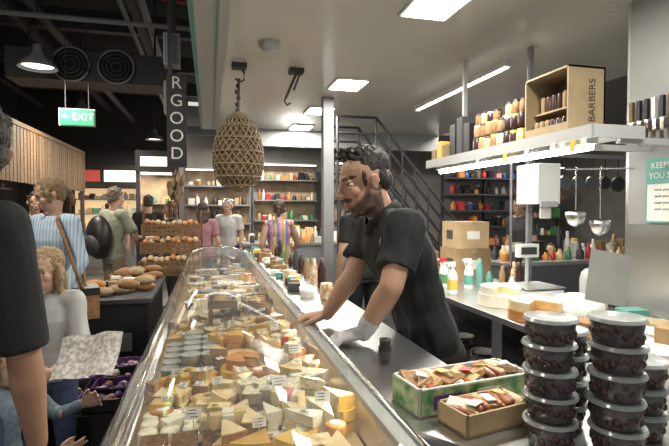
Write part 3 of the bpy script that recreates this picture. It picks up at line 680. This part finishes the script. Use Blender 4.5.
# ================================================================ SHELVING WITH GOODS
GC=['red','card','kraft','rind','cream','white','cream2','darkgrey','black','teal','paper','olive','pink','brie','yellow','lgrey','orange','green','white']
def goods(mb,a,b,z,dp,hm=(.08,.22),cols=GC,bottle=.7,step=(.06,.13)):
    a=Vector(a);b=Vector(b);L=(b-a).length;d=(b-a)/L;nrm=Vector((-d.y,d.x,0)); t=.04
    while t<L-.08:
        w=R(*step); h=R(*hm)*R(.5,1.); c=a+d*(t+w/2)+nrm*R(-dp,dp)*.3; m_=random.choice(cols); q=random.random()
        if q<bottle*.65: mb.lathe((c.x,c.y,z),[(w*.34,0),(w*.37,.01),(w*.37,h*.6),(w*.15,h*.78),(w*.15,h),(.001,h)],m_,10)
        elif q<bottle: mb.lathe((c.x,c.y,z),[(w*.42,0),(w*.45,h*.1),(w*.45,h*.5),(w*.4,h*.62),(.001,h*.65)],m_,12); mb.lathe((c.x,c.y,z),[(w*.36,h*.6),(w*.36,h*.72),(.001,h*.72)],random.choice(['white','black','yellow','lgrey']),12)
        else: mb.box((c.x,c.y,z+h*.35),(w*.9 if abs(d.x)>.5 else dp,dp if abs(d.x)>.5 else w*.9,h*.7),m_)
        t+=w+(.06 if random.random()<.15 else 0)
def shelving(name,x0,x1,y,zs,dp=.3,frame_='grey',cols=GC,gname='bottles',hm=(.14,.28),light=True):
    g=group(name,((x0+x1)/2,y,0)); mb=MB()
    for z in zs: mb.b2((x0,y,z-.025),(x1,y+dp,z),frame_)
    for x in (x0,(x0+x1)/2,x1): mb.b2((x-.02,y+dp-.04,0),(x+.02,y+dp,zs[-1]+.35),frame_)
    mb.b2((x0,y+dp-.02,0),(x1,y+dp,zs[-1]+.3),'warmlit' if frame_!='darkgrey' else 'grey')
    if light: mb.b2((x0,y,zs[-1]+.3),(x1,y+dp,zs[-1]+.33),frame_); mb.b2((x0+.03,y+.02,zs[-1]+.28),(x1-.03,y+.06,zs[-1]+.30),'lampsoft')
    mb.obj('unit',g); mb=MB()
    for z in zs: goods(mb,(x0+.02,y+dp*.45,0),(x1-.02,y+dp*.45,0),z+.001,dp*.5,hm,cols)
    mb.obj(gname,g); return g
WC=['white','brie','cream','paper','kraft','card','black','rind','darkgrey','paper','cream2']
shelving('display_shelving',-.45,.75,9.2,[.5,.9,1.25,1.6,1.95],cols=WC)
shelving('display_shelving',.85,2.1,9.5,[.5,.9,1.3,1.7,2.1],cols=WC+['red','green','orange'])
shelving('bottle_shelving',3.55,5.0,6.7,[.95,1.25,1.5,1.75,2.0],frame_='darkgrey',cols=['red','blue','darkgrey','red','card','orange','pink','black','white'],hm=(.14,.24))
shelving('bottle_shelving',5.2,6.9,8.2,[.6,1.0,1.35,1.7,2.05],frame_='darkgrey')
shelving('display_shelving',2.3,3.0,8.9,[.5,.9,1.3,1.7,2.1])
g=group('neighbour_counter',(1.2,7.7,0)); mb=MB(); mb.b2((.5,7.4,0),(2.6,8.0,.95),'grey'); mb.b2((.48,7.38,.95),(2.62,8.02,.99),'steel'); mb.obj('body',g); mb=MB()
goods(mb,(.55,7.55,0),(2.55,7.55,0),.991,.15,(.06,.25)); goods(mb,(.55,7.85,0),(2.55,7.85,0),.991,.15,(.16,.4),WC); mb.obj('counter_goods',g)
g=group('neighbour_counter',(3.9,5.0,0)); mb=MB(); mb.b2((3.0,4.5,0),(5.2,5.0,.9),'steel_dark'); mb.b2((2.98,4.48,.9),(5.22,5.02,.94),'steel'); mb.obj('body',g); mb=MB()
goods(mb,(3.05,4.65,0),(5.15,4.65,0),.941,.12,(.08,.3)); goods(mb,(3.05,4.85,0),(5.15,4.85,0),.941,.12,(.2,.4),WC); mb.obj('counter_goods',g)
# staircase
g=group('metal_staircase',(2.7,5.8,0)); mb=MB()
A=Vector((2.02,5.75,1.70)); B=Vector((3.44,5.75,0.02))
for dy in (0,.75):
    o=Vector((0,dy,0)); dd=(B-A)
    mb.box((A+B)/2+o+Vector((0,0,.03)),(dd.length-.1,.04,.16),'darkgrey',ry=math.atan2(-dd.z,dd.x))
    for hgt in (.3,.55,.75,.95): mb.cyl(A+o+Vector((0,0,hgt)),B+o+Vector((0,0,hgt)),.019,.019,'darkgrey',8)
    for i in range(9): p=A.lerp(B,i/8)+o; mb.cyl(p,p+Vector((0,0,.95)),.014,.014,'darkgrey',8)
    for hgt in (.3,.55,.75,.95): mb.cyl(A+o+Vector((0,0,hgt)),A+o+Vector((-.5,0,hgt)),.017,.017,'darkgrey',8)
    mb.cyl(A+o+Vector((-.5,0,0)),A+o+Vector((-.5,0,.95)),.02,.02,'darkgrey',8); mb.cyl((1.54,5.75+dy,0),(1.54,5.75+dy,1.66),.03,.03,'darkgrey',8)
mb.b2((1.5,5.72,1.62),(2.06,6.53,1.72),'darkgrey')
for i in range(9): p=A.lerp(B,(i+.5)/9); mb.box((p.x,p.y+.375,p.z+.03),(.22,.72,.03),'steel_dark')
mb.obj('stairs',g)
g=group('pan_rack',(3.6,4.2,1.8)); mb=MB(); mb.b2((2.95,4.3,2.05),(4.6,4.34,2.09),'steel')
for x in (2.97,4.57): mb.cyl((x,4.32,0),(x,4.32,2.07),.015,.015,'steel')
for i in range(9):
    x=3.1+i*.17; mb.cyl((x,4.32,2.05),(x,4.32,1.86),.006,.006,'black'); r=R(.05,.085); mb.cyl((x,4.31,1.86-r),(x,4.335,1.86-r),r,r,random.choice(['black','steel_dark','darkgrey']),18)
mb.obj('pans',g)
# ================================================================ HALL LEFT
g=group('market_stall',(-3.4,9.5,0)); mb=MB()
mb.b2((-3.7,6.5,0),(-3.0,13,.9),'wood'); mb.b2((-3.72,6.48,.9),(-2.95,13.02,.94),'steel_dark')
for k in range(44): mb.b2((-3.02,6.5+k*.15,1.95),(-2.97,6.62+k*.15,2.85),'woodlight' if k%3 else 'wood')
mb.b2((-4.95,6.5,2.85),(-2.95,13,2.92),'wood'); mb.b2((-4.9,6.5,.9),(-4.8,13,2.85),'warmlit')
for y in (6.52,9.7,12.9): mb.b2((-3.05,y,.9),(-2.97,y+.08,2.9),'darkgrey')
mb.b2((-4.0,7,2.7),(-3.9,12.5,2.74),'lampwarm'); mb.obj('stall',g); mb=MB()
for z in (1.2,1.6,2.0): mb.b2((-4.8,6.6,z-.03),(-4.5,12.9,z),'woodlight'); goods(mb,(-4.65,6.7,0),(-4.65,12.8,0),z,.15,(.1,.28),GC,.5,(.08,.15))
for x in (-3.55,-3.3): goods(mb,(x,6.6,0),(x,12.9,0),.941,.15,(.08,.25),GC,.3,(.1,.2))
mb.obj('stall_goods',g)
area('stall_lamp',(-3.5,9.5,2.6),.6,5,56,g,(1,.82,.6))
g=group('market_stall',(-1.8,14.2,0)); mb=MB(); mb.b2((-3.6,13.9,0),(-.9,14.3,1.0),'grey'); mb.b2((-3.6,13.9,2.1),(-.9,14.0,2.7),'black'); mb.b2((-3.4,13.88,2.25),(-2.8,13.9,2.55),'signred'); mb.b2((-2.7,13.88,2.25),(-1.6,13.9,2.55),'signwhite'); mb.b2((-1.5,13.88,2.2),(-1.0,13.9,2.6),'signpink')
mb.b2((-3.6,14.7,1.0),(-.9,14.75,2.1),'signglow')
for x in (-3.58,-.98): mb.b2((x,13.92,1.0),(x+.06,13.98,2.1),'black')
for z in (1.0,1.4,1.8): mb.b2((-3.6,14.4,z-.03),(-.9,14.7,z),'lgrey'); goods(mb,(-3.5,14.5,0),(-1,14.5,0),z,.2,(.16,.34),GC,.6,(.1,.2))
mb.obj('stall',g)
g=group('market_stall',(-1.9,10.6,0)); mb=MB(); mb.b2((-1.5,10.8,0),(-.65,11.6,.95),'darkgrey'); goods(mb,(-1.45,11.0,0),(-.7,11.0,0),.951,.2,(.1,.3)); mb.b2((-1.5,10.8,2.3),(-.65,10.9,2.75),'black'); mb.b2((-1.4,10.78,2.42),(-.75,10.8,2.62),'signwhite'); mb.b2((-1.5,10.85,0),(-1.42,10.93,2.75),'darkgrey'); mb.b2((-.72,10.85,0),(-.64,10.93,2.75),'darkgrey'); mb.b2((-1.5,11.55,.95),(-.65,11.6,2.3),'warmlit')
for z in (1.3,1.65): mb.b2((-1.48,11.3,z-.02),(-.67,11.54,z),'lgrey'); goods(mb,(-1.45,11.42,0),(-.7,11.42,0),z,.12,(.14,.28))
mb.b2((-1.4,10.95,2.26),(-.8,11.05,2.29),'lampwarm')
mb.obj('stall',g); area('stall_lamp',(-1.1,11.05,2.24),.5,.2,12,g,(1,.85,.65))
g=group('bread_stand',(-.75,4.9,0)); mb=MB(); mb.b2((-1.02,4.2,.08),(-.5,5.5,.74),'black'); mb.b2((-1.05,4.17,.74),(-.47,5.53,.78),'darkgrey'); mb.b2((-.98,4.25,0),(-.54,5.45,.08),'blackmatte')
mb.b2((-.9,4.19,.35),(-.62,4.2,.5),'grey'); mb.obj('cabinet',g,.005); mb=MB()
for i in range(40):
    x,y=R(-.95,-.56),4.3+i*.029; q=random.random(); z=.82+(.06 if i%3==0 else 0)
    if q<.65: mb.ell((x,y,z),(.09,.04,.04),random.choice(['cracker','rind','rindorange','kraft']))
    else: mb.box((x,y,.82),(R(.06,.12),R(.05,.1),R(.06,.09)),random.choice(['card','paper','kraft','darkgrey','red']),rz=R(-.4,.4))
mb.obj('loaves',g)
g=group('wicker_basket_rack',(-.42,6.0,.8)); mb=MB()
for t in range(3):
    z=.80+t*.2; x0,x1,y0,y1=-.76,-.12,5.68+t*.12,6.2; zz=z+.13
    for s_ in range(3):
        zc=z+.02+s_*.04
        mb.b2((x0,y0-.006,zc),(x1,y0+.006,zc+.03),'wicker'); mb.b2((x0-.006,y0,zc),(x0+.006,y1,zc+.03),'wicker'); mb.b2((x1-.006,y0,zc),(x1+.006,y1,zc+.03),'wicker')
    for k in range(13):
        xx=x0+(x1-x0)*k/12; mb.b2((xx-.008,y0-.01,z),(xx+.008,y0+.004,zz+.01),'wicker')
    mb.b2((x0,y0,z),(x1,y1,z+.015),'wicker')
    for k in range(10): mb.ell((x0+.05+k*.06,y0+R(.05,.12),z+R(.12,.17)),(.035,.09,.04),random.choice(['cracker','rindorange','kraft','cardlight']),12,8)
for x in (-.79,-.12): mb.b2((x,6.2,0),(x+.03,6.23,1.5),'wood'); mb.b2((x,5.66,0),(x+.03,5.69,.8),'wood')
mb.b2((-.78,5.68,.76),(-.1,6.2,.8),'wood')
mb.obj('baskets',g)
g=group('produce_trays',(-.75,2.9,0)); mb=MB(); mb.b2((-1.15,2.75,0),(-.45,3.55,.42),'black')
for i in range(3):
    for k in range(4):
        x=-1.02+i*.23; y=2.85+k*.2; openbox(mb,x,y,.421,.2,.18,.07,'purple' if (i+k)%2 else 'black',0,.006,inner='darkgrey')
        for q in range(8): mb.ell((x+R(-.07,.07),y+R(-.06,.06),.46),.025,random.choice(['purple','card','pink','paper','purple']),8,6)
mb.obj('trays',g)
def pendant(x,y,z,top=4.7,w=25,s=1.):
    g=group('pendant_lamp',(x,y,z)); mb=MB(); mb.cyl((x,y,z+.25*s),(x,y,top-.005),.012,.012,'darkgrey',8)
    mb.lathe((x,y,z),[(.2*s,0),(.19*s,.03*s),(.15*s,.08*s),(.08*s,.13*s),(.05*s,.2*s),(.05*s,.26*s),(.001,.27*s)],'grey',24,cap=False); mb.lathe((x,y,z),[(.001,.03*s),(.16*s,.03*s),(.15*s,.05*s),(.001,.05*s)],'lampsoft',20); mb.obj('shade',g)
    area('bulb',(x,y,z-.01),.3,.3,w,g,(1,.9,.75))
pendant(-1.87,6.16,3.1,4.7,54,1.)
pendant(-2.2,9.5,3.2,4.7,65); pendant(-1.3,12.5,3.2,4.7,80); pendant(-1.9,3.0,3.6,4.7,58); pendant(-1.5,.2,3.6,4.7,22)  # extra pendants, added to light the hall and aisle
g=group('twin_air_vent',(-1.4,6.6,3.3)); mb=MB(); mb.b2((-2.4,6.72,3.12),(-.5,7.2,3.5),'darkgrey')
for x in (-2.2,-.7): mb.cyl((x,6.95,3.5),(x,6.95,4.695),.015,.015,'darkgrey',8)
for x,y in ((-1.66,6.7),(-1.14,6.7)):
    for r in (.21,.16,.11,.06):
        mb.tube([(x+r*math.cos(a),y-.04,3.31+r*math.sin(a)) for a in [2*math.pi*q/28 for q in range(29)]],.014,'grey' if r in(.21,) else 'darkgrey',6)
    mb.cyl((x,y-.02,3.31),(x,y+.02,3.31),.21,.21,'blackmatte',28)
mb.obj('vents',g)
g=group('exit_sign',(-1.58,6.55,2.63)); mb=MB(); mb.b2((-1.76,6.53,2.54),(-1.38,6.57,2.73),'ledgreen'); mb.b2((-1.77,6.55,2.53),(-1.37,6.59,2.74),'white')
for x in (-1.7,-1.44): mb.cyl((x,6.57,2.74),(x,6.57,4.69),.006,.006,'darkgrey')
mb.obj('box',g)
text('EXIT',.12,(-1.5,6.525,2.635),(math.pi/2,0,0),'signwhite',g); text('<-',.11,(-1.69,6.525,2.635),(math.pi/2,0,0),'signwhite',g)
g=group('loudspeaker',(-.37,5.3,3.1)); mb=MB()
for z in (3.15,2.66): mb.b2((-.45,5.25,z-.16),(-.29,5.42,z+.16),'lgrey'); mb.b2((-.44,5.245,z-.15),(-.3,5.25,z+.15),'grey'); mb.cyl((-.37,5.42,z),(-.37,5.5,z),.02,.02,'grey')
mb.b2((-.40,5.48,2.3),(-.34,5.54,4.69),'darkgrey'); mb.obj('cabinet',g)
g=group('hanging_letter_sign',(-.33,5.1,2.3)); mb=MB(); mb.b2((-.41,5.08,1.93),(-.22,5.12,2.85),'black'); mb.b2((-.4,5.14,2.8),(-.36,5.18,4.69),'darkgrey'); mb.b2((-.4,5.1,2.78),(-.36,5.18,2.82),'darkgrey'); mb.obj('board',g)
for i,ch in enumerate('RGOOD'): text(ch,.17,(-.315,5.075,2.76-.175*i),(math.pi/2,0,0),'paper',g)
mb=MB()
for i in range(26): mb.ell((-.33+R(-.07,.07),5.1+R(-.05,.05),R(1.6,1.86)),(.025,.025,.05),random.choice(['rope','wicker','kraft']),8,6)
mb.cyl((-.33,5.1,1.85),(-.33,5.1,1.925),.006,.006,'rope'); mb.obj('hanging_garlic_braid')
mb=MB()
for y in (2.5,4.2,6,8,10,12): mb.b2((-4.99,y,4.2),(-.12,y+.15,4.5),'darkgrey')
for x in (-1.0,-2.6,-4.2): mb.b2((x,-2,4.1),(x+.1,14,4.2),'darkgrey')
mb.obj('roof_truss')
mb=MB()
for x,z,r in ((-.75,3.9,.05),(-.95,3.8,.03),(-2.0,3.9,.06)): mb.cyl((x,-1,z),(x,14,z),r,r,'grey' if r<.055 else 'darkgrey',10)
mb.cyl((-2.5,4.9,3.75),(-.12,5.6,3.75),.02,.02,'red',8); mb.cyl((-3.2,5.9,3.6),(-.12,5.9,3.6),.03,.03,'grey',8)
mb.obj('ceiling_pipes')
# ================================================================ PEOPLE
keeper=person('shopkeeper',(.88,1.8,0),math.pi,1.76,top=M['shirtblack'],bottom=M['black'],skin=(.37,.215,.14),hairc=(.012,.009,.008),hair='curly',
  J=dict(pelvis=(.02,0,.95),waist=(.07,0,1.12),chest=(.15,0,1.33),neck=(.222,0,1.485),head=(.296,.0,1.606),
   shL=(.20,.185,1.435),shR=(.215,-.18,1.435),elL=(.285,.26,1.235),elR=(.30,-.13,1.235),wrL=(.355,.175,1.066),wrR=(.41,-.15,1.066),
   hipL=(0,.09,.93),hipR=(0,-.09,.93),knL=(.0,.1,.55),knR=(.0,-.1,.55),anL=(-.05,.1,.19),anR=(-.05,-.1,.19)),
  hd=(1,.10,-.24),stubble=.85,voxel=.0045,hdir=(((1,-.1,-.16),(0,0,1)),((1,-.25,-.12),(0,0,1))),curl=(.5,.3),glove='L',headscale=1.05,collar=True,dispamp=.009)
tob=bpy.data.objects[keeper['top']]
ok,lc,nr,_=tob.closest_point_on_mesh(Vector((.60,1.62,1.385)))
if ok:
    q=nr.to_track_quat('Z','Y').to_matrix().to_4x4(); mb=MB(); X=Matrix.Translation(lc+nr*.006)@q
    mb.tube([X@Vector((.014*math.cos(a),.014*math.sin(a),0)) for a in [2*math.pi*i/16 for i in range(17)]],.0014,'lgrey',5)
    mb.box((0,.004,0),(.012,.003,.001),'lgrey',X=X); mb.box((0,-.004,0),(.014,.003,.001),'lgrey',X=X); mb.obj('shirt_emblem',keeper)
person('shop_assistant',(1.28,3.95,.1),math.radians(100),1.6,top=M['shirtblack'],bottom=M['black'],skin=(.4,.25,.17),hair='short',J=dict(head=(.25,0,1.30),neck=(.15,0,1.28),chest=(.08,0,1.18)))
rb=stripes('rainbow_cloth',[(.45,.08,.1),(.55,.32,.1),(.1,.25,.22),(.08,.12,.35),(.35,.1,.3),(.5,.2,.1),(.12,.3,.35)],'X',9.)
person('shopper_in_striped_dress',(.86,6.2,0),math.radians(80),1.62,top=rb,bottom=M['denim'],skin=(.42,.26,.18),hairc=(.06,.03,.02),hair='bun',sleeve='none',skirt=True,female=True,wide=1.1,J=dict(elR=(.1,-.25,1.05),wrR=(.28,-.2,1.0)))
bs=stripes('blue_stripe_cloth',[(.40,.50,.58),(.25,.34,.46)],'X',45.)
G=person('shopper_in_blue_shirt',(-1.08,3.84,0),math.radians(238),1.72,top=bs,bottom=M['denim'],skin=(.44,.27,.19),hairc=(.22,.145,.075),hair='bun',sleeve='long',female=True,hd=(1,-.5,-.4),
  J=dict(elL=(.0,.24,1.14),wrL=(.12,.2,.93),elR=(.08,-.22,1.12),wrR=(.3,-.12,1.12)))
mb=MB(); mb.tube([(-1.01,3.67,1.43),(-.96,3.64,1.3),(-.90,3.64,1.1),(-.86,3.67,.95),(-.88,3.82,.95),(-.93,3.94,1.2),(-1.01,3.91,1.4),(-1.03,3.77,1.46),(-1.01,3.67,1.43)],.013,'rind',8)
mb.box((-.83,3.74,.85),(.1,.26,.2),'rind',rz=.3); mb.box((-.83,3.74,.94),(.11,.27,.05),'black',rz=.3); mb.obj('handbag',G,.02)
person('foreground_shopper',(-.685,1.36,0),math.radians(95),1.78,top=M['shirtblack'],bottom=M['denim'],skin=(.34,.19,.125),hairc=(.02,.015,.012),hair='short',voxel=.006,hd=(1,.5,0),stubble=.4,sl=.95,wide=.95,
  J=dict(elR=(-.0,-.225,1.13),wrR=(.05,-.24,.88),head=(.03,-.11,1.645),neck=(0,-.05,1.49)))
person('child_shopper',(-.77,2.64,0),math.radians(262),1.29,top=M['lgrey'],bottom=M['denim'],skin=(.48,.31,.23),hairc=(.32,.22,.11),hair='long',female=True,hd=(1,-.1,-.1),headscale=1.0,
  J=dict(elL=(.06,.17,.80),wrL=(.26,.12,.78),elR=(.05,-.18,.8),wrR=(.22,-.08,.8)),voxel=.007)
mb=MB(); X=Matrix.Translation((-.52,2.28,.87))@Euler((math.radians(50),math.radians(-8),math.radians(-20))).to_matrix().to_4x4()
vs=[];fs=[]
for i in range(9):
    for j_ in range(7): vs.append((-.14+i*.28/8,-.1+j_*.033,.012*math.sin(i*1.3)+.006*math.cos(j_)))
for i in range(8):
    for j_ in range(6): a=i*7+j_; fs.append((a,a+7,a+8,a+1))
M['map']=mat('map_paper',(.60,.58,.55),.8,c2=(.30,.29,.28),scale=60); mb.add(vs,fs,'map',True,X); mb.obj('paper_map')
person('toddler',(-.76,2.02,0),math.radians(-12),1.0,top=mat('greyblue_cloth',(.13,.18,.23),.85,var=.3,scale=60),bottom=M['denim'],skin=(.48,.31,.23),hairc=(.26,.17,.09),hair='short',sleeve='long',voxel=.008,hd=(1,.2,.1),headscale=.95,
  J=dict(elL=(.14,.14,.68),wrL=(.26,.1,.74),elR=(.1,-.15,.6),wrR=(.24,-.08,.62)))
G=person('shopper_with_backpack',(-1.12,6.3,0),math.radians(45),1.76,top=mat('sage_cloth',(.28,.31,.24),.85,var=.2),bottom=mat('khaki',(.25,.21,.15),.85),skin=(.42,.26,.19),hairc=(.16,.13,.1),hair='short',J=dict(elR=(.12,-.25,1.15),wrR=(.38,-.2,1.15)))
mb=MB(); X=Matrix.Translation((-1.22,6.2,1.18))@Matrix.Rotation(math.radians(45),4,'Z')
mb.ell((-.06,0,0),(.13,.17,.26),'black',18,12,X); mb.ell((-.15,0,-.08),(.08,.13,.13),'darkgrey',14,10,X); mb.obj('backpack',G)
person('market_shopper',(-.95,8.2,0),math.radians(100),1.72,top=M['blackmatte'],bottom=M['denim'],hair='short')
person('market_shopper',(-.55,7.6,0),math.radians(200),1.62,top=M['darkgrey'],bottom=M['black'],hair='long',female=True,hairc=(.12,.05,.03))
person('market_shopper',(-2.1,6.7,0),math.radians(300),1.7,top=M['grey'],bottom=M['denim'],hair='short')
person('market_shopper',(-2.45,8.4,0),math.radians(280),1.66,top=M['card'],bottom=M['denim'],hair='long',female=True)
person('market_shopper',(-1.7,9.6,0),math.radians(270),1.72,top=M['darkgrey'],bottom=M['denim'],hair='short')
person('market_shopper',(-1.5,11.9,0),math.radians(250),1.70,top=M['paper'],bottom=M['denim'],hair='short',voxel=.012)
person('market_shopper',(-2.3,12.3,0),math.radians(60),1.66,top=M['red'],bottom=M['black'],hair='long',female=True,voxel=.012)
person('market_shopper',(.3,8.3,0),math.radians(250),1.66,top=M['lgrey'],bottom=M['denim'],hair='short',hairc=(.3,.29,.28))
person('market_shopper',(-.1,7.3,0),math.radians(90),1.60,top=mat('mauve_cloth',(.25,.12,.14),.85),bottom=M['denim'],hair='long',female=True,hairc=(.05,.03,.02))
person('market_shopper',(4.0,5.6,0),math.radians(190),1.66,top=M['darkgrey'],bottom=M['denim'],hair='short',voxel=.012)
g=group('ceiling_light_panel',(4.5,6.3,3.3)); mb=MB(); mb.b2((4.0,6.1,3.3),(5.0,6.5,3.34),'lampsoft'); mb.b2((4.45,6.25,3.34),(4.55,6.35,4.695),'grey'); mb.obj('panel',g); area('panel_light',(4.5,6.3,3.28),1.,.4,75,g)
g=group('ceiling_light_panel',(.8,8.6,2.8)); mb=MB(); mb.b2((.4,8.5,2.8),(1.2,8.7,2.84),'lampsoft'); mb.b2((.6,8.55,2.84),(.64,8.6,4.695),'darkgrey'); mb.obj('panel',g); area('panel_light',(.8,8.6,2.78),.8,.2,60,g)
w=bpy.data.worlds.new('world'); S.world=w; w.use_nodes=True; bg=w.node_tree.nodes['Background']; bg.inputs[0].default_value=(1,.975,.93,1); bg.inputs[1].default_value=.52
S.view_settings.view_transform='Standard'; S.view_settings.look='None'; S.view_settings.exposure=.5
